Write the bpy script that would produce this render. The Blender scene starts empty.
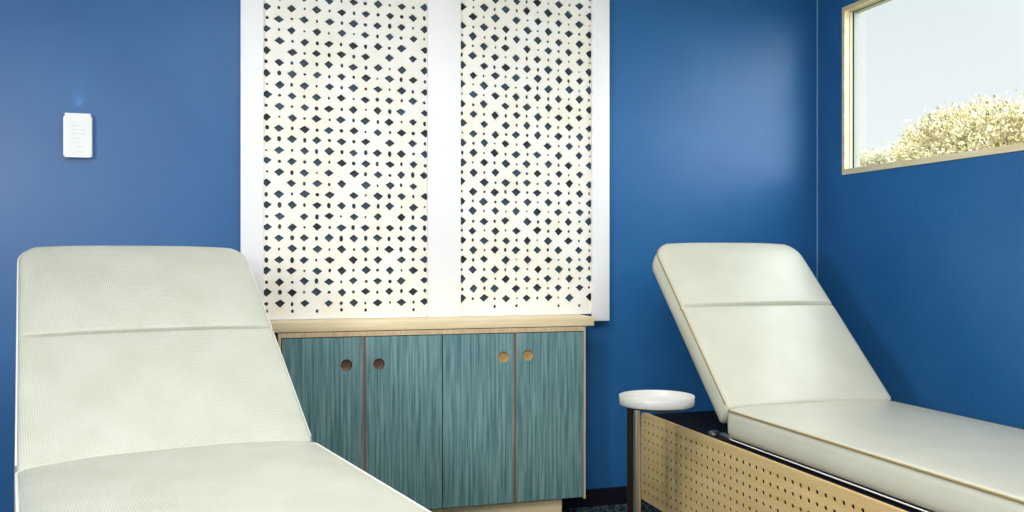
import bpy, bmesh, math, random
from mathutils import Vector, Matrix
random.seed(7)
scene = bpy.context.scene
COL = scene.collection
PI = math.pi

# ------------------------------------------------------------------ helpers
def lin(c):
    c = c / 255.0
    return c / 12.92 if c <= 0.04045 else ((c + 0.055) / 1.055) ** 2.4
def rgb(r, g, b): return (lin(r), lin(g), lin(b), 1.0)

def new_mat(name):
    m = bpy.data.materials.new(name); m.use_nodes = True
    nt = m.node_tree
    return m, nt, nt.nodes['Principled BSDF']

def mat(name, col, rough=0.5, metal=0.0, spec=0.5, var=None, var_scale=(4, 4, 4), bump=None, bump_scale=(200, 200, 200),
        detail=4.0, coat=0.0, lo=0.35, hi=0.65, sheen=0.0):
    """principled material; var = second colour mixed by stretched noise, bump = strength of a fine noise bump"""
    m, nt, b = new_mat(name)
    b.inputs['Roughness'].default_value = rough
    b.inputs['Metallic'].default_value = metal
    b.inputs['Specular IOR Level'].default_value = spec
    b.inputs['Coat Weight'].default_value = coat
    b.inputs['Sheen Weight'].default_value = sheen
    b.inputs['Base Color'].default_value = col
    tc = nt.nodes.new('ShaderNodeTexCoord')
    if var is not None:
        mp = nt.nodes.new('ShaderNodeMapping'); mp.inputs['Scale'].default_value = var_scale
        nt.links.new(tc.outputs['Object'], mp.inputs['Vector'])
        n = nt.nodes.new('ShaderNodeTexNoise'); n.inputs['Scale'].default_value = 1.0; n.inputs['Detail'].default_value = detail
        n.inputs['Roughness'].default_value = 0.6
        nt.links.new(mp.outputs['Vector'], n.inputs['Vector'])
        r = nt.nodes.new('ShaderNodeValToRGB')
        r.color_ramp.elements[0].position = lo; r.color_ramp.elements[0].color = col
        r.color_ramp.elements[1].position = hi; r.color_ramp.elements[1].color = var
        nt.links.new(n.outputs['Fac'], r.inputs['Fac'])
        nt.links.new(r.outputs['Color'], b.inputs['Base Color'])
    if bump:
        mp = nt.nodes.new('ShaderNodeMapping'); mp.inputs['Scale'].default_value = bump_scale
        nt.links.new(tc.outputs['Object'], mp.inputs['Vector'])
        n = nt.nodes.new('ShaderNodeTexNoise'); n.inputs['Scale'].default_value = 1.0; n.inputs['Detail'].default_value = 2.0
        nt.links.new(mp.outputs['Vector'], n.inputs['Vector'])
        bp = nt.nodes.new('ShaderNodeBump'); bp.inputs['Strength'].default_value = bump; bp.inputs['Distance'].default_value = 0.002
        nt.links.new(n.outputs['Fac'], bp.inputs['Height'])
        nt.links.new(bp.outputs['Normal'], b.inputs['Normal'])
    return m

def vinyl(name, col, col2, rough, pitch, strength, speck=0.06):
    """woven-look upholstery vinyl: a bump of crossed threads plus a faint colour weave"""
    m, nt, b = new_mat(name)
    b.inputs['Roughness'].default_value = rough
    b.inputs['Specular IOR Level'].default_value = 0.5
    tc = nt.nodes.new('ShaderNodeTexCoord')
    waves = []
    for axis in ('X', 'Y'):
        w = nt.nodes.new('ShaderNodeTexWave'); w.wave_type = 'BANDS'; w.bands_direction = axis
        w.inputs['Scale'].default_value = 2 * PI / (20 * pitch)
        w.inputs['Distortion'].default_value = 1.2; w.inputs['Detail'].default_value = 1.0
        w.inputs['Detail Scale'].default_value = 3.0
        nt.links.new(tc.outputs['Object'], w.inputs['Vector'])
        waves.append(w)
    mx = nt.nodes.new('ShaderNodeMath'); mx.operation = 'MULTIPLY'
    nt.links.new(waves[0].outputs['Fac'], mx.inputs[0]); nt.links.new(waves[1].outputs['Fac'], mx.inputs[1])
    bp = nt.nodes.new('ShaderNodeBump'); bp.inputs['Strength'].default_value = strength; bp.inputs['Distance'].default_value = 0.0015
    nt.links.new(mx.outputs[0], bp.inputs['Height']); nt.links.new(bp.outputs['Normal'], b.inputs['Normal'])
    ns = nt.nodes.new('ShaderNodeTexNoise'); ns.inputs['Scale'].default_value = 6.0; ns.inputs['Detail'].default_value = 3.0
    nt.links.new(tc.outputs['Object'], ns.inputs['Vector'])
    r = nt.nodes.new('ShaderNodeValToRGB')
    r.color_ramp.elements[0].position = 0.35; r.color_ramp.elements[0].color = col
    r.color_ramp.elements[1].position = 0.7; r.color_ramp.elements[1].color = col2
    nt.links.new(ns.outputs['Fac'], r.inputs['Fac'])
    mc = nt.nodes.new('ShaderNodeMixRGB'); mc.blend_type = 'MULTIPLY'
    mc.inputs['Color2'].default_value = (1 - speck * 2.2, 1 - speck * 2, 1 - speck * 2.6, 1)
    nt.links.new(mx.outputs[0], mc.inputs['Fac'])
    nt.links.new(r.outputs['Color'], mc.inputs['Color1'])
    nt.links.new(mc.outputs['Color'], b.inputs['Base Color'])
    return m

class MB:
    """collects shapes; build() links them as ONE mesh object"""
    def __init__(self): self.bm = bmesh.new()
    def box(self, x0, x1, y0, y1, z0, z1, bev=0.0, seg=2):
        r = bmesh.ops.create_cube(self.bm, size=1.0)
        vs = r['verts']
        for v in vs:
            v.co = Vector(((x0 + x1) / 2 + v.co.x * (x1 - x0), (y0 + y1) / 2 + v.co.y * (y1 - y0), (z0 + z1) / 2 + v.co.z * (z1 - z0)))
        if bev:
            es = list({e for v in vs for e in v.link_edges})
            bmesh.ops.bevel(self.bm, geom=es, offset=bev, segments=seg, affect='EDGES', profile=0.5)
        return self
    def poly(self, pts, faces):
        vs = [self.bm.verts.new(p) for p in pts]
        for f in faces:
            try: self.bm.faces.new([vs[i] for i in f])
            except ValueError: pass
        return self
    def prism(self, outline, axis, a0, a1):
        """outline of 2D points extruded along axis 'x','y' or 'z' from a0 to a1"""
        def P(p, a):
            return {'x': (a, p[0], p[1]), 'y': (p[0], a, p[1]), 'z': (p[0], p[1], a)}[axis]
        n = len(outline)
        pts = [P(p, a0) for p in outline] + [P(p, a1) for p in outline]
        faces = [list(range(n))[::-1], list(range(n, 2 * n))] + [[i, (i + 1) % n, n + (i + 1) % n, n + i] for i in range(n)]
        return self.poly(pts, faces)
    def lathe(self, prof, cx=0, cy=0, n=48):
        """profile of (radius, z); closed on the axis where radius is 0"""
        rings = []
        for r, z in prof:
            if r < 1e-6: rings.append([self.bm.verts.new((cx, cy, z))])
            else: rings.append([self.bm.verts.new((cx + r * math.cos(2 * PI * i / n), cy + r * math.sin(2 * PI * i / n), z)) for i in range(n)])
        for a, b in zip(rings, rings[1:]):
            for i in range(n):
                j = (i + 1) % n
                q = [a[i % len(a)], a[j % len(a)], b[j % len(b)], b[i % len(b)]]
                u = []
                for v in q:
                    if v not in u: u.append(v)
                if len(u) > 2: self.bm.faces.new(u)
        return self
    def tube(self, pts, r, n=8, closed=False, taper=None):
        pts = [Vector(p) for p in pts]; m = len(pts); rings = []
        up = Vector((0, 0, 1))
        for i, p in enumerate(pts):
            a = pts[(i - 1) % m] if (closed or i > 0) else p
            b = pts[(i + 1) % m] if (closed or i < m - 1) else p
            t = (b - a).normalized()
            s = t.cross(up)
            if s.length < 1e-3: s = t.cross(Vector((1, 0, 0)))
            s.normalize(); q = s.cross(t)
            rr = r if taper is None else r + (taper - r) * i / (m - 1)
            rings.append([self.bm.verts.new(p + (s * math.cos(2 * PI * k / n) + q * math.sin(2 * PI * k / n)) * rr) for k in range(n)])
        for i in range(m if closed else m - 1):
            A, B = rings[i], rings[(i + 1) % m]
            for k in range(n):
                self.bm.faces.new([A[k], A[(k + 1) % n], B[(k + 1) % n], B[k]])
        if not closed:
            self.bm.faces.new(rings[0]); self.bm.faces.new(rings[-1][::-1])
        return self
    def build(self, name, material, parent=None, smooth=False, angle=40):
        bmesh.ops.recalc_face_normals(self.bm, faces=self.bm.faces)
        me = bpy.data.meshes.new(name); self.bm.to_mesh(me); self.bm.free()
        me.materials.append(material)
        if smooth:
            for p in me.polygons: p.use_smooth = True
            me.set_sharp_from_angle(angle=math.radians(angle))
        o = bpy.data.objects.new(name, me); COL.objects.link(o)
        if parent is not None: o.parent = parent
        return o

def thing(name, label, cat, loc=(0, 0, 0), rotz=0.0, group=None):
    o = bpy.data.objects.new(name, None); COL.objects.link(o)
    o.location = loc; o.rotation_euler = (0, 0, rotz); o.empty_display_size = 0.1
    o['label'] = label; o['category'] = cat
    if group: o['group'] = group
    return o
def struct(o): o['kind'] = 'structure'; return o

# ------------------------------------------------------------------ materials
M = {}
M['wall'] = mat('blue_wall_paint', rgb(38, 97, 151), 0.38, spec=0.36, var=rgb(42, 102, 155), var_scale=(3, 3, 3), bump=0.05, bump_scale=(260, 260, 260))
M['ceiling'] = mat('white_ceiling_paint', rgb(238, 238, 236), 0.9, bump=0.05)
M['baseboard'] = mat('navy_baseboard_vinyl', rgb(9, 12, 26), 0.6, spec=0.3, var=rgb(13, 16, 30), var_scale=(5, 5, 5))
M['bead'] = mat('pale_corner_caulk', rgb(112, 152, 190), 0.5, bump=0.05)
M['screen_white'] = mat('white_gloss_paint', rgb(250, 248, 244), 0.45, var=rgb(252, 250, 247), var_scale=(2, 2, 2), bump=0.03)
M['lattice'] = mat('cream_white_carved_panel', rgb(248, 242, 224), 0.6, var=rgb(252, 249, 240), var_scale=(5, 5, 5), bump=0.05, bump_scale=(90, 90, 90))
M['backing'] = mat('dark_teal_backing', rgb(58, 84, 98), 0.6, var=rgb(18, 24, 28), var_scale=(9, 9, 9), detail=2)
M['ash'] = mat('pale_ash_wood', rgb(230, 206, 158), 0.45, var=rgb(243, 226, 186), var_scale=(3, 30, 60), bump=0.06, bump_scale=(20, 200, 300))
M['ash_v'] = mat('pale_ash_wood_edge', rgb(196, 168, 130), 0.5, var=rgb(214, 190, 150), var_scale=(40, 40, 4), bump=0.05)
M['teal'] = mat('teal_wood_veneer', rgb(68, 112, 117), 0.45, var=rgb(142, 174, 170), var_scale=(105, 20, 3.2), detail=5, lo=0.36, hi=0.72, bump=0.1, bump_scale=(300, 30, 8))
M['copper'] = mat('reddish_plywood_edge', rgb(150, 84, 52), 0.5, var=rgb(170, 104, 66), var_scale=(60, 60, 8), bump=0.05)
M['cup'] = mat('brown_copper_pull', rgb(88, 62, 46), 0.42, metal=0.2, var=rgb(104, 74, 54), var_scale=(60, 60, 60))
M['cup_gold'] = mat('golden_wood_pull', rgb(170, 132, 78), 0.45, metal=0.2, var=rgb(184, 146, 92), var_scale=(60, 60, 60))
M['inside'] = mat('dark_cabinet_inside', rgb(48, 36, 30), 0.7, var=rgb(60, 44, 36), var_scale=(20, 20, 20))
M['vinyl_l'] = vinyl('woven_cream_vinyl', rgb(187, 188, 171), rgb(197, 198, 184), 0.42, 0.0060, 0.7, 0.09)
M['vinyl_r'] = vinyl('smooth_cream_vinyl', rgb(202, 200, 179), rgb(209, 207, 188), 0.30, 0.003, 0.10, 0.03)
for k_, c_ in (('vinyl_r', 0.25), ('vinyl_l', 0.12)):
    p_ = M[k_].node_tree.nodes['Principled BSDF']; p_.inputs['Coat Weight'].default_value = c_; p_.inputs['Coat Roughness'].default_value = 0.22
M['pipe_w'] = mat('white_piping', rgb(232, 231, 222), 0.4, bump=0.03)
M['pipe_t'] = mat('tan_piping', rgb(150, 132, 84), 0.45, bump=0.03)
M['ply'] = mat('perforated_birch_plywood', rgb(208, 176, 118), 0.5, var=rgb(222, 193, 136), var_scale=(12, 3, 40), bump=0.05, bump_scale=(200, 40, 300))
M['black'] = mat('black_laminate', rgb(10, 11, 18), 0.7, spec=0.2, var=rgb(14, 15, 22), var_scale=(6, 6, 6))
M['steel'] = mat('brushed_steel', rgb(222, 212, 198), 0.30, metal=1.0, bump=0.04, bump_scale=(300, 300, 6))
M['darksteel'] = mat('bronze_and_shaded_steel', rgb(58, 46, 42), 0.35, metal=0.8, bump=0.03)
M['enamel'] = mat('white_enamel', rgb(212, 211, 202), 0.3, bump=0.02)
M['plastic'] = mat('white_plastic', rgb(244, 244, 236), 0.4, bump=0.02)
M['greytext'] = mat('grey_printing', rgb(212, 212, 206), 0.6, bump=0.02)
M['pine'] = mat('pale_pine_window_wood', rgb(226, 206, 158), 0.45, var=rgb(240, 226, 190), var_scale=(20, 4, 20), bump=0.05)
M['sash'] = mat('cream_sash_paint', rgb(206, 198, 176), 0.45, bump=0.03)
M['gasket'] = mat('black_gasket_rubber', rgb(20, 20, 22), 0.6, bump=0.03)
M['alu'] = mat('grey_green_aluminium', rgb(150, 157, 150), 0.5, metal=0.1, bump=0.02)
M['bark'] = mat('pale_grey_bark', rgb(150, 138, 116), 0.9, var=rgb(110, 98, 80), var_scale=(8, 8, 3), bump=0.4, bump_scale=(40, 40, 10))
M['leaf'] = mat('pale_olive_leaves', rgb(146, 134, 84), 0.6, var=rgb(216, 204, 166), var_scale=(5, 5, 5), lo=0.40, hi=0.60)
M['leaf2'] = mat('silvery_olive_leaves', rgb(170, 166, 134), 0.6, var=rgb(214, 208, 184), var_scale=(5, 5, 5), lo=0.40, hi=0.60)
M['ground'] = mat('dry_pale_grass', rgb(150, 146, 104), 0.9, var=rgb(178, 170, 128), var_scale=(2, 2, 2), bump=0.3, bump_scale=(30, 30, 30))
# carpet: dark navy loop pile with grey-teal flecks
def carpet():
    m, nt, b = new_mat('flecked_navy_carpet')
    b.inputs['Roughness'].default_value = 0.95; b.inputs['Specular IOR Level'].default_value = 0.1
    tc = nt.nodes.new('ShaderNodeTexCoord')
    v = nt.nodes.new('ShaderNodeTexVoronoi'); v.inputs['Scale'].default_value = 130
    nt.links.new(tc.outputs['Object'], v.inputs['Vector'])
    r = nt.nodes.new('ShaderNodeValToRGB')
    for e, (p, c) in zip(r.color_ramp.elements, ((0.45, rgb(16, 24, 34)), (0.85, rgb(96, 124, 132)))): e.position = p; e.color = c
    nt.links.new(v.outputs['Color'], r.inputs['Fac']); nt.links.new(r.outputs['Color'], b.inputs['Base Color'])
    bp = nt.nodes.new('ShaderNodeBump'); bp.inputs['Strength'].default_value = 0.6; bp.inputs['Distance'].default_value = 0.004
    nt.links.new(v.outputs['Distance'], bp.inputs['Height']); nt.links.new(bp.outputs['Normal'], b.inputs['Normal'])
    return m
M['carpet'] = carpet()
def glass():
    m, nt, b = new_mat('clear_window_glass')
    nt.nodes.remove(b); out = nt.nodes['Material Output']
    t = nt.nodes.new('ShaderNodeBsdfTransparent'); g = nt.nodes.new('ShaderNodeBsdfGlossy'); g.inputs['Roughness'].default_value = 0.02
    f = nt.nodes.new('ShaderNodeFresnel'); f.inputs['IOR'].default_value = 1.45
    mx = nt.nodes.new('ShaderNodeMixShader')
    t.inputs['Color'].default_value = (0.97, 0.985, 0.98, 1)
    # reflect on the face the ray enters only (the thin pane is not refracting)
    ge = nt.nodes.new('ShaderNodeNewGeometry'); iv = nt.nodes.new('ShaderNodeMath'); iv.operation = 'SUBTRACT'; iv.inputs[0].default_value = 1.0
    ml = nt.nodes.new('ShaderNodeMath'); ml.operation = 'MULTIPLY'
    nt.links.new(ge.outputs['Backfacing'], iv.inputs[1]); nt.links.new(iv.outputs[0], ml.inputs[0]); nt.links.new(f.outputs[0], ml.inputs[1])
    nt.links.new(ml.outputs[0], mx.inputs[0]); nt.links.new(t.outputs[0], mx.inputs[1]); nt.links.new(g.outputs[0], mx.inputs[2])
    nt.links.new(mx.outputs[0], out.inputs['Surface'])
    return m
M['glass'] = glass()

# ------------------------------------------------------------------ room
D = 3.95; WR = 2.762; WL = -2.3; WF = -2.2; HC = 2.62; TH = 0.16
WY0, WY1, WZ0, WZ1 = 1.75, 3.748, 1.535, 2.331       # window opening, outside of its timber
struct(MB().box(WL - TH, WR + TH, WF - TH, D + TH, -0.12, 0).build('floor', M['carpet']))
struct(MB().box(WL - TH, WR + TH, WF - TH, D + TH, HC, HC + 0.12).build('ceiling', M['ceiling']))
struct(MB().box(WL - TH, WR + TH, D, D + TH, 0, HC).build('wall_back', M['wall']))
struct(MB().box(WL - TH, WL, WF, D, 0, HC).build('wall_left', M['wall']))
struct(MB().box(WL - TH, WR + TH, WF - TH, WF, 0, HC).build('wall_front', M['wall']))
w = MB()
TR = 0.074
w.box(WR, WR + TR, WF, WY0, 0, HC).box(WR, WR + TR, WY1, D, 0, HC)
w.box(WR, WR + TR, WY0, WY1, 0, WZ0).box(WR, WR + TR, WY0, WY1, WZ1, HC)
struct(w.build('wall_right', M['wall']))
struct(MB().box(WL, WR, D - 0.012, D, 0, 0.08, 0.003).build('baseboard_back', M['baseboard']))
struct(MB().box(WR - 0.012, WR, WF, D - 0.012, 0, 0.08, 0.003).build('baseboard_right', M['baseboard']))
struct(MB().box(WL, WL + 0.012, WF, D - 0.012, 0, 0.08, 0.003).build('baseboard_left', M['baseboard']))
# thin pale bead of caulk running up the corner
q = [(WR, D)] + [(WR - 0.0038 * math.cos(a), D - 0.0038 * math.sin(a)) for a in (0, PI / 8, PI / 4, 3 * PI / 8, PI / 2)]
struct(MB().prism(q, 'z', 0.08, HC).build('trim_1', M['bead']))

# window: timber casing, cream sash, black gasket, aluminium frame, pane
win = bpy.data.objects.new('window_1', None); COL.objects.link(win); struct(win)
win.location = (WR, (WY0 + WY1) / 2, WZ0)
def ring(x0, x1, iy, iz0, iz1, oy=0.0, oz=0.0):
    hy = (WY1 - WY0) / 2; H = WZ1 - WZ0
    b = MB()
    b.box(x0, x1, -hy + oy, -hy + iy, oz, H - oz); b.box(x0, x1, hy - iy, hy - oy, oz, H - oz)
    b.box(x0, x1, -hy + iy, hy - iy, oz, iz0); b.box(x0, x1, -hy + iy, hy - iy, H - iz1, H - oz)
    return b
ring(-0.006, 0.022, 0.020, 0.026, 0.020).build('window_casing', M['pine'], win)
ring(0.022, 0.036, 0.024, 0.029, 0.023).build('window_sash', M['sash'], win)
ring(0.036, 0.041, 0.026, 0.031, 0.025).build('window_gasket', M['gasket'], win)
ring(0.041, 0.074, 0.029, 0.032, 0.026).build('window_frame', M['alu'], win)
hy = (WY1 - WY0) / 2
MB().box(0.055, 0.061, -hy + 0.027, hy - 0.027, 0.030, WZ1 - WZ0 - 0.024).build('window_pane', M['glass'], win)

# ------------------------------------------------------------------ lattice screen on the back wall
SY = 3.92
scr = thing('lattice_screen', 'tall white frame on the blue wall holding two panels pierced with diamond holes', 'screen', (0.82, D, 0.85))
OX, OY, OZ = 0.82, D, 0.85
ZT = 2.50
def stile(x0, x1, z0, y0, core):
    b = MB()
    b.box(x0 - OX, x1 - OX, y0 - OY, 3.9212 - OY, z0 - OZ, ZT - OZ, 0.002)
    b.box(core[0] - OX, core[1] - OX, 3.9205 - OY, -0.001, z0 - OZ, ZT - OZ)
    b.build('stile', M['screen_white'], scr, True)
stile(0.011, 0.102, 0.8842, 3.905, (0.0115, 0.083)); stile(0.785, 0.931, 0.8842, 3.902, (0.8075, 0.906)); stile(1.545, 1.630, 0.853, 3.905, (1.5705, 1.6295))
MB().box(0.011 - OX, 1.630 - OX, 3.905 - OY, -0.001, ZT - OZ, ZT + 0.08 - OZ, 0.003).build('top_rail', M['screen_white'], scr, True)
def lattice(x0, x1, zb, cx0, px, ncol, zref, refpar, pz, hw, hh, seed, lift):
    """pierced board: a grid of cells, large diamonds where column+row is even, small nicks between"""
    rnd = random.Random(seed); b = MB(); bm = b.bm
    yf, yb = 3.922, 3.932
    xs = [x0] + [cx0 + px * (i + 0.5) for i in range(ncol - 1)] + [x1]
    k0 = int(math.ceil((zb + 0.018 - zref) / pz)); k1 = int((ZT - zref) / pz) - 1
    zs = [zref + pz * (k - 0.5) for k in range(k0, k1 + 2)]
    zs[0] = max(zs[0], zb + 0.001)
    def V(x, y, z): return bm.verts.new((x - OX, y - OY, z - OZ))
    def quad(xa, xb, za, zc_):
        for y in (yf, yb):
            bm.faces.new([V(xa, y, za), V(xb, y, za), V(xb, y, zc_), V(xa, y, zc_)])
    quad(x0, x1, zb, zs[0]); quad(x0, x1, zs[-1], ZT)
    for k in range(k0, k1 + 1):
        za, zc_ = zs[k - k0], zs[k - k0 + 1]
        for i in range(ncol):
            xa, xb = xs[i], xs[i + 1]
            cx = cx0 + px * i; cz = zref + pz * k
            edge = i in (0, ncol - 1)
            mx = cx
            big = (i + k + refpar) % 2 == 0
            cut = (xb - xa) / px
            drop = False
            if big:
                a = hw * rnd.uniform(0.88, 1.1); c = hh * rnd.uniform(0.88, 1.1)
            else:
                a = rnd.choice((0.005, 0.0062, 0.0074, 0.0086) if seed == 3 else (0.0046, 0.0056, 0.0066)); c = a * rnd.uniform(0.9, 1.6)
                drop = rnd.random() < 0.10
            last = k == k0                      # below the last row of diamonds only a few nicks
            if last:
                drop = (not big) or rnd.random() < 0.35
                big = False; a = 0.0065; c = 0.008; cz += lift
            ox, oz = rnd.uniform(-0.0025, 0.0025), rnd.uniform(-0.0025, 0.0025)
            j = lambda s: rnd.uniform(-s, s)
            t = 0.0022 if big else 0.001
            L_ = (mx + ox - a, cz + oz + j(t) + (0.0015 if big else 0)); R_ = (mx + ox + a, cz + oz + j(t) + (0.0015 if big else 0))
            B_ = (mx + ox + j(t), cz + oz - c); T_ = (mx + ox + j(t), cz + oz + c)
            mid = lambda p, q_, s: ((p[0] + q_[0]) / 2 + s * j(0.0006) , (p[1] + q_[1]) / 2)
            hole = [mid(L_, B_, 1), B_, mid(B_, R_, 1), R_, mid(R_, T_, 1), T_, mid(T_, L_, 1), L_]
            if not big: hole = [(mx + ox + a * math.cos(t_), cz + oz + c * math.sin(t_)) for t_ in [PI * 1.25 + q2 * PI / 4 for q2 in range(8)]]
            outer = [(xa, za), (mx, za), (xb, za), (xb, cz), (xb, zc_), (mx, zc_), (xa, zc_), (xa, cz)]
            if drop: quad(xa, xb, za, zc_); continue
            rf = None
            fr = [V(p[0], yf, p[1]) for p in hole]; bk = [V(p[0], yb, p[1]) for p in hole]
            fo = [V(p[0], yf, p[1]) for p in outer]; bo = [V(p[0], yb, p[1]) for p in outer]
            for q2 in range(8):
                n2 = (q2 + 1) % 8
                bm.faces.new([fo[q2], fo[n2], fr[n2], fr[q2]])
                bm.faces.new([bo[n2], bo[q2], bk[q2], bk[n2]])
                bm.faces.new([fr[q2], fr[n2], bk[n2], bk[q2]])
    bmesh.ops.remove_doubles(bm, verts=bm.verts, dist=0.00002)
    return b.build('lattice_panel', M['lattice'], scr)
lattice(0.0835, 0.8070, 0.8842, 0.114, 0.0509, 14, 2.131, 1, 0.0454, 0.0208, 0.0168, 3, 0.014)
lattice(0.9065, 1.5700, 0.8842, 0.9415, 0.0498, 13, 2.200, 1, 0.0427, 0.0208, 0.0192, 5, 0.007)
bb = MB()
bb.box(0.0835 - OX, 0.8070 - OX, 3.9345 - OY, -0.002, 0.8842 - OZ, ZT - OZ).box(0.9065 - OX, 1.5700 - OX, 3.9345 - OY, -0.002, 0.8842 - OZ, ZT - OZ)
bb.build('backing_board', M['backing'], scr)
for x0, x1 in ((0.103, 0.784), (0.932, 1.544)):
    MB().box(x0 - OX, x1 - OX, 3.916 - OY, 3.9215 - OY, 0.8842 - OZ, 0.893 - OZ, 0.002).build('bottom_rail', M['screen_white'], scr)

# ------------------------------------------------------------------ cabinets and worktop
F = 3.75; CB = D - 0.013
def door_with_hole(x0, x1, z0, z1, hx, hz, r, y0, y1):
    b = MB(); bm = b.bm; n = 24; a = 0.042
    def V(x, y, z): return bm.verts.new((x, y, z))
    for y in (y0, y1):
        X = [x0, hx - a, hx + a, x1]; Z = [z0, hz - a, hz + a, z1]
        for i in range(3):
            for k in range(3):
                if i == 1 and k == 1: continue
                if X[i + 1] - X[i] < 1e-5: continue
                bm.faces.new([V(X[i], y, Z[k]), V(X[i + 1], y, Z[k]), V(X[i + 1], y, Z[k + 1]), V(X[i], y, Z[k + 1])])
        ci = []; so = []
        for q in range(n):
            t = 2 * PI * q / n; c, s = math.cos(t), math.sin(t); m_ = a / max(abs(c), abs(s))
            ci.append(V(hx + r * c, y, hz + r * s)); so.append(V(hx + m_ * c, y, hz + m_ * s))
        for q in range(n):
            p = (q + 1) % n; bm.faces.new([so[q], so[p], ci[p], ci[q]])
    for q in range(n):
        t, u = 2 * PI * q / n, 2 * PI * (q + 1) / n
        bm.faces.new([V(hx + r * math.cos(t), y0, hz + r * math.sin(t)), V(hx + r * math.cos(u), y0, hz + r * math.sin(u)),
                      V(hx + r * math.cos(u), y1, hz + r * math.sin(u)), V(hx + r * math.cos(t), y1, hz + r * math.sin(t))])
    for p in ([(x0, z0), (x1, z0)], [(x1, z0), (x1, z1)], [(x1, z1), (x0, z1)], [(x0, z1), (x0, z0)]):
        (ax, az), (bx, bz) = p
        bm.faces.new([V(ax, y0, az), V(bx, y0, bz), V(bx, y1, bz), V(ax, y1, az)])
    bmesh.ops.remove_doubles(bm, verts=bm.verts, dist=0.00002)
    return b
def cabinet(x0, x1, label, doors, pulls, part_x, plinth, ends):
    ox = (x0 + x1) / 2
    t = thing('cabinet', label, 'cabinet', (ox, F, 0), group='teal cabinets under the worktop')
    X = lambda x: x - ox
    c = MB(); d = CB - F
    c.box(X(x0), X(x0) + 0.012, 0 if ends[0] else 0.024, d, 0.092, 0.8230); c.box(X(x1) - 0.008, X(x1), 0 if ends[1] else 0.024, d, 0.092, 0.8230)
    c.box(X(x0), X(x1), 0.0, d, 0.8230, 0.8418)
    c.build('carcass', M['ash_v'], t)
    MB().box(X(x0) + 0.0125, X(x1) - 0.0085, 0.024, d - 0.001, 0.093, 0.8228).build('interior', M['inside'], t)
    MB().box(X(part_x) - 0.008, X(part_x) + 0.008, 0.006, 0.0235, 0.097, 0.8228).build('partition', M['copper'], t)
    for (a, b), (hx, hz) in zip(doors, pulls):
        dr = door_with_hole(X(a), X(b), 0.1003, 0.8194, X(hx), hz, 0.0235, 0.0, 0.019).build('door', M['teal'], t)
        cup = MB(); n = 32
        prof = [(0.0, 0.006), (0.014, 0.0058), (0.0195, 0.0045), (0.0222, 0.002), (0.0232, 0.0005), (0.0232, 0.012), (0.0, 0.012)]
        rings = []
        for r, y in prof:
            rings.append([cup.bm.verts.new((X(hx) + r * math.cos(2 * PI * i / n), y, hz + r * math.sin(2 * PI * i / n))) for i in range(n if r > 0 else 1)])
        for A, B in zip(rings, rings[1:]):
            for i in range(n):
                q = []
                for v in (A[i % len(A)], A[(i + 1) % n % len(A)], B[(i + 1) % n % len(B)], B[i % len(B)]):
                    if v not in q: q.append(v)
                cup.bm.faces.new(q)
        cup.build('finger_pull', M['cup'] if ox < 0.8 else M['cup_gold'], dr, True)
    MB().box(X(plinth[0]), X(plinth[1]), 0.03, d - 0.03, 0, 0.0915, 0.002).build('plinth', M['ash'], t)
    return t
cabinet(0.153, 0.8155, 'teal veneered cabinet with two doors, partly behind the left treatment bed', ((0.169, 0.4885), (0.4978, 0.8132)),
        ((0.4202, 0.7075), (0.5517, 0.7075)), 0.4932, (0.25, 0.8155), (1, 0))
cabinet(0.8160, 1.4525, 'teal veneered cabinet with two doors standing nearest the small round table', ((0.8183, 1.1276), (1.1368, 1.4425)),
        ((1.0798, 0.7198), (1.1887, 0.7239)), 1.1322, (0.8160, 1.3541), (0, 1))
wt = MB().box(0.09 - 0.77, 1.4918 - 0.77, -0.002, D - F - 0.001, 0, 0.0390, 0.002).build('worktop', M['ash'], None, True)
wt.location = (0.77, F, 0.8446)
wt['label'] = 'pale wooden worktop lying along the teal cabinets under the lattice screen'; wt['category'] = 'worktop'

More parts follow.
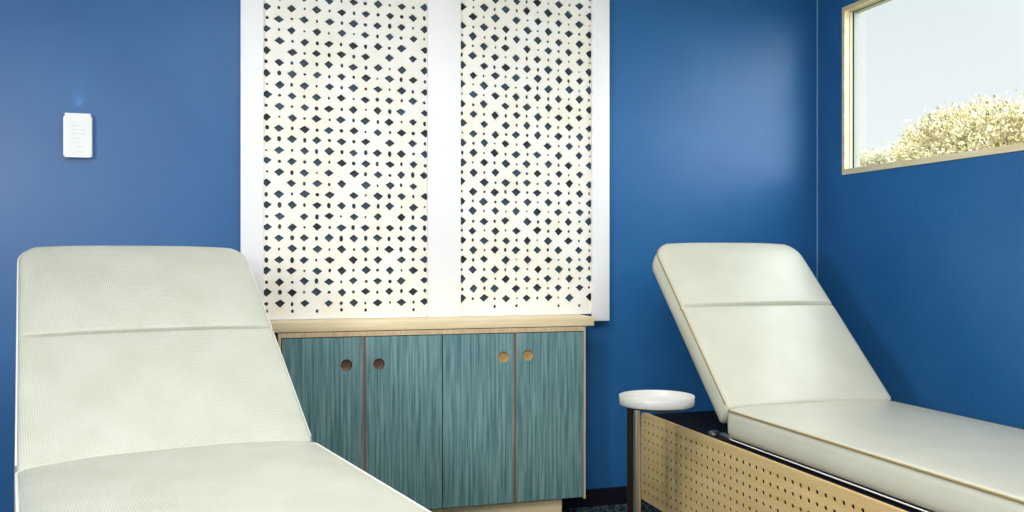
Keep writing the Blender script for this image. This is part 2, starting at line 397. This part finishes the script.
# ------------------------------------------------------------------ treatment beds
def cushion(w0, w1, L, T, r0, r1, bulge, creases, flat_head=False):
    """padded slab: local y runs 0..L, half width tapers w0..w1, piping edge at z=0, underside at z=-T"""
    b = MB(); bm = b.bm
    def hw(y):
        h = w0 + (w1 - w0) * y / L
        if y < r0: h -= r0 - math.sqrt(max(0, r0 * r0 - (r0 - y) ** 2))
        if y > L - r1: h -= r1 - math.sqrt(max(0, r1 * r1 - (r1 - (L - y)) ** 2))
        return h
    ys = [0, 0.002, 0.006, 0.011, 0.018, 0.028, 0.04]
    n = 44
    ys += [0.04 + (L - 0.10) * i / n for i in range(1, n + 1)]
    ys += [L - 0.06 + d for d in (0.012, 0.022, 0.032, 0.040, 0.047, 0.053, 0.057, 0.059, 0.06)]
    for c, _, _ in creases: ys += [c + d for d in (-0.03, -0.02, -0.013, -0.008, -0.004, 0, 0.004, 0.008, 0.013, 0.02, 0.03)]
    ys = sorted({round(y, 5) for y in ys})
    us = [0.0, 0.1, 0.2, 0.3, 0.4, 0.5, 0.6, 0.7, 0.78, 0.84, 0.89, 0.92, 0.945, 0.965, 0.98, 0.99, 1.0]
    us = [-u for u in us[:0:-1]] + us
    fr = 0.016
    secs = [0.0] + [c for c, _, _ in creases] + [L]
    def z(u, y):
        h = hw(y)
        s = max(i for i in range(len(secs) - 1) if secs[i] <= y + 1e-9) if y < L else len(secs) - 2
        e = (y - secs[s]) / (secs[s + 1] - secs[s]) * 2 - 1
        v = bulge * (1 - abs(u) ** 3.2) * (0.85 + 0.15 * (1 - e * e) if flat_head else 0.45 + 0.55 * (1 - abs(e) ** 4))
        for c, dep, wd in creases: v -= dep * math.exp(-((y - c) / wd) ** 2) * (1 - 0.55 * abs(u) ** 10)
        d = min(h * (1 - abs(u)), y, L - y)
        if d < fr: v -= (fr - math.sqrt(max(0, fr * fr - (fr - d) ** 2))) * 0.55
        return v
    G = [[bm.verts.new((u * hw(y), y, z(u, y))) for u in us] for y in ys]
    for A, B in zip(G, G[1:]):
        for i in range(len(us) - 1): bm.faces.new([A[i], A[i + 1], B[i + 1], B[i]])
    loop = G[0][:] + [r[-1] for r in G[1:]] + G[-1][-2::-1] + [r[0] for r in G[-2:0:-1]]
    base = [v.co.copy() for v in loop]; m = len(loop)
    prev = loop
    nrm = []
    for i in range(m):
        k = 3
        t = (base[(i + k) % m] - base[(i - k) % m]); t.z = 0
        nv = Vector((t.y, -t.x, 0)); nrm.append(nv.normalized() if nv.length > 1e-9 else Vector((0, 0, 0)))
    levels = [(0.25, 0.003), (0.5, 0.0045), (0.78, 0.003), (0.93, -0.002), (1.0, -0.010)]
    for fz, off in levels:
        ring_ = []
        for p, nv in zip(base, nrm):
            ring_.append(bm.verts.new((p.x + nv.x * off, p.y + nv.y * off, p.z + (-T - p.z) * fz)))
        for i in range(m):
            k = (i + 1) % m; bm.faces.new([prev[i], prev[k], ring_[k], ring_[i]])
        prev = ring_
    bm.faces.new(prev[::-1])
    def cord(z_, off, r, skip=None):
        pts = []
        for p, nv in zip(base, nrm):
            if skip and skip(p): continue
            q_ = Vector((p.x + nv.x * off, p.y + nv.y * off, p.z + z_))
            if not pts or (q_ - pts[-1]).length > 0.0035: pts.append(q_)
        return MB().tube(pts, r, 8, skip is None)
    return b, cord

def perforated(yh, yf, z0, z1, cols0, cpitch, rows0, rpitch, nrow, x0, x1, hr):
    """plywood panel lying in the plane x=const with a grid of real drilled holes; the top head corner is rounded"""
    b = MB(); bm = b.bm
    ncol = int((cols0 - yf - 0.02) / cpitch)
    ysb = [cols0 + cpitch / 2 - cpitch * i for i in range(ncol + 1)]
    zsb = [rows0 + rpitch / 2 - rpitch * i for i in range(nrow + 1)]
    zsb[-1] = max(zsb[-1], z0 + 0.004)
    def V(x, y, z): return bm.verts.new((x, y, z))
    for x in (x0, x1):
        def q(ya, yb, za, zb): bm.faces.new([V(x, ya, za), V(x, yb, za), V(x, yb, zb), V(x, ya, zb)])
        q(ysb[0], ysb[-1], z0, zsb[-1])
        q(ysb[-1], yf, z0, z1)
        # head margin and top band with the rounded corner
        rc = min(0.03, z1 - zsb[0])
        q(yh, ysb[0], z0, z1 - rc)
        arc = [(yh - rc + rc * math.cos(a), z1 - rc + rc * math.sin(a)) for a in [PI / 2 * k / 6 for k in range(7)]]
        pts = [(ysb[0], z1 - rc)] + arc + [(ysb[0], z1)] if yh - rc > ysb[0] else [(yh - rc, z1 - rc)] + arc
        bm.faces.new([V(x, p[0], p[1]) for p in pts])
        if yh - rc < ysb[0]:
            q(yh - rc, ysb[-1], z1 - rc, z1)
            q(ysb[0], ysb[-1], zsb[0], z1 - rc) if z1 - rc > zsb[0] + 1e-5 else None
        else: q(ysb[0], ysb[-1], zsb[0], z1)
        for i in range(ncol):
            for k in range(nrow):
                ya, yb, za, zb = ysb[i], ysb[i + 1], zsb[k + 1], zsb[k]
                cy_, cz_ = cols0 - cpitch * i, rows0 - rpitch * k
                n = 12
                ci = []; so = []
                for s in range(n):
                    t = 2 * PI * s / n; c, sn = math.cos(t), math.sin(t)
                    lim = 1e9
                    if abs(c) > 1e-6: lim = min(lim, ((max(ya, yb) - cy_) if c > 0 else (cy_ - min(ya, yb))) / abs(c))
                    if abs(sn) > 1e-6: lim = min(lim, ((zb - cz_) if sn > 0 else (cz_ - za)) / abs(sn))
                    ci.append(V(x, cy_ + hr * c, cz_ + hr * sn)); so.append(V(x, cy_ + lim * c, cz_ + lim * sn))
                for s in range(n):
                    p = (s + 1) % n; bm.faces.new([so[s], so[p], ci[p], ci[s]])
                # fill the four cell corners left by the radial points
                Y0, Y1 = min(ya, yb), max(ya, yb)
                for (cy2, cz2), (s0, s1) in (((Y1, zb), (1, 2)), ((Y0, zb), (4, 5)), ((Y0, za), (7, 8)), ((Y1, za), (10, 11))):
                    bm.faces.new([V(x, *so[s0].co[1:]), V(x, cy2, cz2), V(x, *so[s1].co[1:])])
                if x == x0:
                    for s in range(n):
                        t, u = 2 * PI * s / n, 2 * PI * (s + 1) / n
                        bm.faces.new([V(x0, cy_ + hr * math.cos(t), cz_ + hr * math.sin(t)), V(x0, cy_ + hr * math.cos(u), cz_ + hr * math.sin(u)),
                                      V(x1, cy_ + hr * math.cos(u), cz_ + hr * math.sin(u)), V(x1, cy_ + hr * math.cos(t), cz_ + hr * math.sin(t))])
    # rim
    rc = min(0.03, z1 - zsb[0])
    rim = [(yf, z1), (yf, z0), (yh, z0)] + [(yh - rc + rc * math.cos(a), z1 - rc + rc * math.sin(a)) for a in [PI / 2 * k / 6 for k in range(7)]]
    for p, q2 in zip(rim, rim[1:] + rim[:1]):
        bm.faces.new([V(x0, *p), V(x0, *q2), V(x1, *q2), V(x1, *p)])
    bmesh.ops.remove_doubles(bm, verts=bm.verts, dist=0.00002)
    return b

def bed(label, x, y, a, hs, w, wtop, L, th, fc, vin, pipe, seat_len=1.45, panel_out=0.04, bulge=(0.016, 0.014), rtop=0.075, seat_off=0.03, back_t=0.1, back_up=0.006, twist=0.0, head=0.672):
    t = thing('treatment_bed', label, 'treatment bed', (x, y, 0), a, group='treatment beds in the blue room')
    hwid = w / 2
    # seat: built from the hinge towards the foot, then turned round so local +y of the cushion points to the foot
    b, cord = cushion(hwid, hwid, seat_len, 0.103, 0.030, 0.05, bulge[1], [], True)
    s = b.build('seat_cushion', vin, t, True, 60); s.location = (0, seat_off, hs); s.rotation_euler = (0, 0, PI)
    cord(0.0045, 0.001, 0.0036, lambda p: p.y < 0.0005).build('piping', pipe, s, True)
    cord(-0.099, -0.004, 0.0024).build('lower_piping', M['pipe_w'], s, True)
    b, cord = cushion(hwid, wtop / 2, L, back_t, 0.015, rtop, bulge[0], [(fc * L, 0.019, 0.0055)])
    k = b.build('backrest_cushion', vin, t, True, 60); k.location = (0, 0.004, hs + back_up); k.rotation_euler = (th, 0, twist)
    cord(-0.0035, 0.001, 0.0032, lambda p: p.y < 0.02).build('piping', pipe, k, True)
    # stiff black board behind the backrest and its two steel stays
    MB().box(-hwid + 0.06, hwid - 0.06, 0.10, L - 0.08, -back_t - 0.0145, -back_t - 0.0005, 0.003).build('backrest_board', M['black'], k)
    zb = hs - 0.108
    MB().box(-hwid + 0.01, hwid - 0.01, -seat_len + 0.02, -0.015, zb - 0.012, zb + 0.004, 0.002).build('seat_board', M['black'], t)
    yh = head; yf = -seat_len + 0.05
    xo = hwid + panel_out
    MB().box(-xo + 0.0155, xo - 0.0155, yf + 0.002, yh - 0.016, 0.105, zb - 0.0125, 0.004).build('base', M['black'], t)
    MB().box(-xo + 0.07, xo - 0.07, yf + 0.10, yh - 0.06, 0.0, 0.1045).build('plinth', M['black'], t)
    for sg in (-1, 1):
        perforated(yh, yf, 0.107, zb - 0.005, yh - 0.031, 0.0420, 0.440, 0.0369, 9, sg * xo, sg * (xo - 0.003), 0.0074).build('perforated_panel', M['ply'], t)
        a_, b_ = sorted((sg * (xo - 0.0031), sg * (xo - 0.0150)))
        MB().box(a_, b_, yf, yh - 0.022, zb - 0.030, zb - 0.0052, 0.001).build('edge_rail', M['ply'], t)
        # hinge bracket and stay
        br = MB().tube([(sg * (hwid - 0.24), 0.30, zb - 0.010), (sg * (hwid - 0.24), 0.44, zb + 0.235)], 0.009, 10)
        br.build('backrest_stay', M['darksteel'], t, True)
        h = MB().box(sg * (hwid - 0.03) - 0.012, sg * (hwid - 0.03) + 0.012, 0.02, 0.11, zb - 0.0125, zb + 0.006, 0.004)
        h.build('hinge', M['steel'], t, True)
        MB().lathe([(0, zb - 0.0125), (0.022, zb - 0.0125), (0.022, zb - 0.004), (0.014, zb + 0.001), (0, zb + 0.001)], sg * (hwid - 0.03), 0.17, 20).build('bolt_cap', M['steel'], t, True)
    return t
bed('cream vinyl treatment bed in front of the teal cabinets, edged with white piping', -0.160, 2.685, 0.210, 0.597, 0.776, 0.712, 0.905, 0.70, 0.54,
    M['vinyl_l'], M['pipe_w'], rtop=0.07, bulge=(0.018, 0.024), seat_off=0.015, back_up=0.0, twist=0.032, head=0.46, panel_out=0.004)
bed('cream vinyl treatment bed with perforated plywood side, under the window by the small table', 2.052, 2.952, 0.0, 0.593, 0.706, 0.697, 0.884, 0.757, 0.574,
    M['vinyl_r'], M['pipe_t'], rtop=0.085)

# ------------------------------------------------------------------ small round table
tb = thing('side_table', 'small round white tray table on slim steel legs beside the perforated bed', 'side table', (1.474, 3.085, 0))
r = 0.1375; zt = 0.6365
MB().lathe([(0, zt - 0.030), (r - 0.012, zt - 0.030), (r - 0.006, zt - 0.026), (r - 0.0045, zt - 0.001), (r - 0.004, zt), (r - 0.0008, zt), (r, zt - 0.001),
            (r - 0.001, zt - 0.031), (r - 0.004, zt - 0.0345), (r - 0.020, zt - 0.0345), (0, zt - 0.0345)], 0, 0, 72).build('tray', M['enamel'], tb, True, 50)
MB().lathe([(0, zt - 0.0345), (r - 0.022, zt - 0.0345), (r - 0.022, zt - 0.041), (r - 0.03, zt - 0.044), (0, zt - 0.044)], 0, 0, 48).build('support_plate', M['darksteel'], tb, True)
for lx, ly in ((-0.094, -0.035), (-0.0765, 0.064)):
    MB().tube([(lx, ly, 0.012), (lx, ly, zt - 0.0435)], 0.0128, 20).build('leg', M['steel'] if ly < 0 else M['darksteel'], tb, True)  # rear leg's shade is painted in with the darker steel
MB().lathe([(0, 0), (0.128, 0), (0.128, 0.006), (0.122, 0.0115), (0, 0.0115)], -0.02, -0.04, 48).build('base_plate', M['darksteel'], tb, True)

# ------------------------------------------------------------------ wall unit on the left
DX, DZ = -0.598, 1.532
dv = thing('wall_sensor', 'small white plastic box with faint printed lines, mounted on the blue wall', 'wall device', (DX, D, DZ))
def rrect(hw_, z0, z1, r_, n=5):
    pts = []
    for cx, cz, a0 in ((hw_ - r_, z0 + r_, -PI / 2), (hw_ - r_, z1 - r_, 0), (-hw_ + r_, z1 - r_, PI / 2), (-hw_ + r_, z0 + r_, PI)):
        pts += [(cx + r_ * math.cos(a0 + PI / 2 * k / n), cz + r_ * math.sin(a0 + PI / 2 * k / n)) for k in range(n + 1)]
    return pts
b = MB().prism(rrect(0.0505, 0.0, 0.163, 0.008), 'y', -0.034, -0.001)
es = [e for e in b.bm.edges if abs(e.verts[0].co.y + 0.034) < 1e-5 and abs(e.verts[1].co.y + 0.034) < 1e-5]
bmesh.ops.bevel(b.bm, geom=es, offset=0.004, segments=3, affect='EDGES')
b.build('housing', M['plastic'], dv, True)
MB().prism(rrect(0.0465, 0.1635, 0.172, 0.0035), 'y', -0.032, -0.001).build('top_cap', M['plastic'], dv, True)
g = MB()
for i, (x0, x1) in enumerate(((-0.020, 0.018), (-0.020, 0.028), (-0.020, 0.024), (-0.020, 0.014), (-0.018, 0.010), (-0.006, 0.020))):
    z = 0.123 - i * 0.0165
    xx = x0
    rnd = random.Random(i)
    while xx < x1:
        l = rnd.uniform(0.004, 0.010); g.box(xx, min(xx + l, x1), -0.0344, -0.0339, z, z + 0.0022); xx += l + 0.002
g.build('printed_lines', M['greytext'], dv)

# ------------------------------------------------------------------ outside the window
struct(MB().box(WR + TH + 0.01, 40, -20, 50, -0.6, -0.5).build('ground', M['ground']))
def tree(name, label, x, y, zbase, trunk_h, blobs, nleaf, size, mat_, seed):
    rnd = random.Random(seed)
    t = thing(name, label, 'tree', (x, y, zbase), 0, group='trees outside the window')
    MB().tube([(0, 0, 0), (0.03, 0.02, trunk_h * 0.5), (-0.02, 0.0, trunk_h)], 0.11, 10, False, 0.06).build('trunk', M['bark'], t, True)
    for i, (bx, by, bz, br) in enumerate(blobs):
        MB().tube([(-0.02, 0, trunk_h * 0.95), (bx * 0.5, by * 0.5, (trunk_h + bz) / 2 + 0.05), (bx, by, bz + br * 0.4)], 0.045, 8, False, 0.012).build('branch', M['bark'], t, True)
    f = MB(); bm = f.bm
    vol = sum(b_[3] ** 2 for b_ in blobs)
    for bx, by, bz, br in blobs:
        for _ in range(int(nleaf * br ** 2 / vol)):
            d = Vector((rnd.gauss(0, 1), rnd.gauss(0, 1), rnd.gauss(0, 1))).normalized() * br * (rnd.random() ** 0.35) * rnd.choice((1, 1, 1, 1.12))
            c = Vector((bx, by, bz)) + d
            ax = (d.normalized() + Vector((rnd.uniform(-1, 1), rnd.uniform(-1, 1), rnd.uniform(-0.6, 0.9)))).normalized()
            sd = ax.cross(Vector((rnd.uniform(-1, 1), rnd.uniform(-1, 1), rnd.uniform(-1, 1)))).normalized()
            up = ax.cross(sd)
            l = size * rnd.uniform(0.7, 1.5); w_ = l * rnd.uniform(0.35, 0.5)
            p0, p1, p2, p3 = c, c + ax * l * 0.5 + sd * w_ * 0.5 + up * w_ * 0.15, c + ax * l, c + ax * l * 0.5 - sd * w_ * 0.5 + up * w_ * 0.15
            v = [bm.verts.new(p) for p in (p0, p1, p2, p3)]
            bm.faces.new([v[0], v[1], v[2]]); bm.faces.new([v[0], v[2], v[3]])
    me = bpy.data.meshes.new('foliage'); bm.to_mesh(me); bm.free(); me.materials.append(mat_)
    o = bpy.data.objects.new('foliage', me); COL.objects.link(o); o.parent = t
    return t
tree('leafy_tree', 'broad pale sunlit tree outside the window, filling its lower right', 7.6, 7.0, -0.5, 1.9, [(-1.22, 0.3, 2.60, 0.32) ,(-1.217, 0.1, 2.509, 0.5) ,(-1.095, -0.1, 2.458, 0.6) ,(-0.95, -0.3, 2.469, 0.6) ,(-0.873, -0.5, 2.42, 0.58) ,(-0.70, -0.7, 2.34, 0.66) ,(-1.38, -0.1, 2.33, 0.33) ,(-1.269, -0.4, 2.289, 0.5) ,(-1.086, -0.6, 2.252, 0.5) ,(-0.712, 0.5, 2.783, 0.35) ], 52000, 0.036, M['leaf'], 11)
tree('leafy_tree', 'low faint pale tree outside, in the lower left corner of the window', 7.9, 10.2, -0.5, 2.0, [(0.199, 0.3, 2.753, 0.3) ,(0.343, 0.2, 2.77, 0.33) ,(0.388, 0.0, 2.752, 0.3) ,(0.411, -0.2, 2.707, 0.35) ,(0.07, 0.4, 2.692, 0.3) ], 14000, 0.045, M['leaf2'], 23)

# ------------------------------------------------------------------ light
def area(name, loc, target, sx, sy, power, col=(1, 1, 1)):
    l = bpy.data.lights.new(name, 'AREA'); l.shape = 'RECTANGLE'; l.size = sx; l.size_y = sy; l.energy = power; l.color = col
    o = bpy.data.objects.new(name, l); COL.objects.link(o); o.location = loc
    o.rotation_euler = (Vector(target) - Vector(loc)).to_track_quat('-Z', 'Y').to_euler()
    return o
area('ceiling_fill', (0.6, 1.6, HC - 0.03), (0.6, 1.6, 0), 1.6, 1.2, 48, (1.0, 0.98, 0.95))  # added soft fill just under the ceiling; no fixture is modelled
area('front_fill', (-0.9, WF + 0.05, 1.7), (0.2, D, 1.0), 2.0, 1.5, 72, (0.98, 0.99, 1.0))  # added fill from behind the camera; the front wall has no window
area('left_fill', (WL + 0.05, 0.2, 1.75), (1.0, 3.2, 0.7), 0.9, 1.0, 88, (0.98, 0.99, 1.0))  # added out-of-view fill to brighten the plywood side; no window in this wall
pl = bpy.data.lights.new('window_portal', 'AREA'); pl.shape = 'RECTANGLE'; pl.size = WY1 - WY0; pl.size_y = WZ1 - WZ0; pl.cycles.is_portal = True
plo = bpy.data.objects.new('window_portal', pl); COL.objects.link(plo); plo.location = (WR + 0.076, (WY0 + WY1) / 2, (WZ0 + WZ1) / 2)
plo.rotation_euler = Vector((-1, 0, 0)).to_track_quat('-Z', 'Y').to_euler()
s = bpy.data.lights.new('sun', 'SUN'); s.energy = 1.8; s.angle = math.radians(2); s.color = (1, 0.96, 0.88)
so = bpy.data.objects.new('sun', s); COL.objects.link(so); so.location = (-5, -5, 8)
so.rotation_euler = Vector((0.55, 0.65, -0.55)).to_track_quat('-Z', 'Y').to_euler()
# faint glow thrown up the wall by the wall unit
sp = bpy.data.lights.new('sensor_glow', 'SPOT'); sp.energy = 0.14; sp.spot_size = math.radians(50); sp.spot_blend = 1.0; sp.shadow_soft_size = 0.004
spo = bpy.data.objects.new('sensor_glow', sp); COL.objects.link(spo); spo.location = (DX, D - 0.026, DZ + 0.174)
spo.rotation_euler = Vector((0, 0.35, 1)).to_track_quat('-Z', 'Y').to_euler()

world = bpy.data.worlds.new('World'); scene.world = world; world.use_nodes = True
nt = world.node_tree; bg = nt.nodes['Background']
tc = nt.nodes.new('ShaderNodeTexCoord'); sep = nt.nodes.new('ShaderNodeSeparateXYZ')
nt.links.new(tc.outputs['Generated'], sep.inputs[0])
rp = nt.nodes.new('ShaderNodeValToRGB')
rp.color_ramp.elements[0].position = 0.05; rp.color_ramp.elements[0].color = rgb(246, 249, 249)
rp.color_ramp.elements[1].position = 0.30; rp.color_ramp.elements[1].color = rgb(226, 234, 238)
nt.links.new(sep.outputs['Z'], rp.inputs['Fac']); nt.links.new(rp.outputs['Color'], bg.inputs['Color'])
# the sun stands in the -y half of the sky, so the sky is brighter there and overhead
dot = nt.nodes.new('ShaderNodeVectorMath'); dot.operation = 'DOT_PRODUCT'; dot.inputs[1].default_value = (0.25, -0.75, 0.6)
nt.links.new(tc.outputs['Generated'], dot.inputs[0])
mr = nt.nodes.new('ShaderNodeMapRange'); mr.interpolation_type = 'SMOOTHSTEP'
for k, v in (('From Min', -0.25), ('From Max', 0.75), ('To Min', 0.86), ('To Max', 5.5)): mr.inputs[k].default_value = v
nt.links.new(dot.outputs['Value'], mr.inputs['Value']); nt.links.new(mr.outputs['Result'], bg.inputs['Strength'])

# ------------------------------------------------------------------ camera
cam = bpy.data.cameras.new('camera'); cam.sensor_width = 36.0; cam.lens = 920.0 / 1024 * 36.0
cam.shift_y = 2.0 / 1024; cam.clip_start = 0.01
co = bpy.data.objects.new('camera', cam); COL.objects.link(co)
co.location = (0, 0, 1.14); co.rotation_euler = (PI / 2, 0, -math.radians(16.6))
scene.camera = co
vs = scene.view_settings
vs.view_transform = 'Standard'; vs.look = 'None'; vs.gamma = 1.0; vs.use_curve_mapping = False; vs.exposure = 0.34
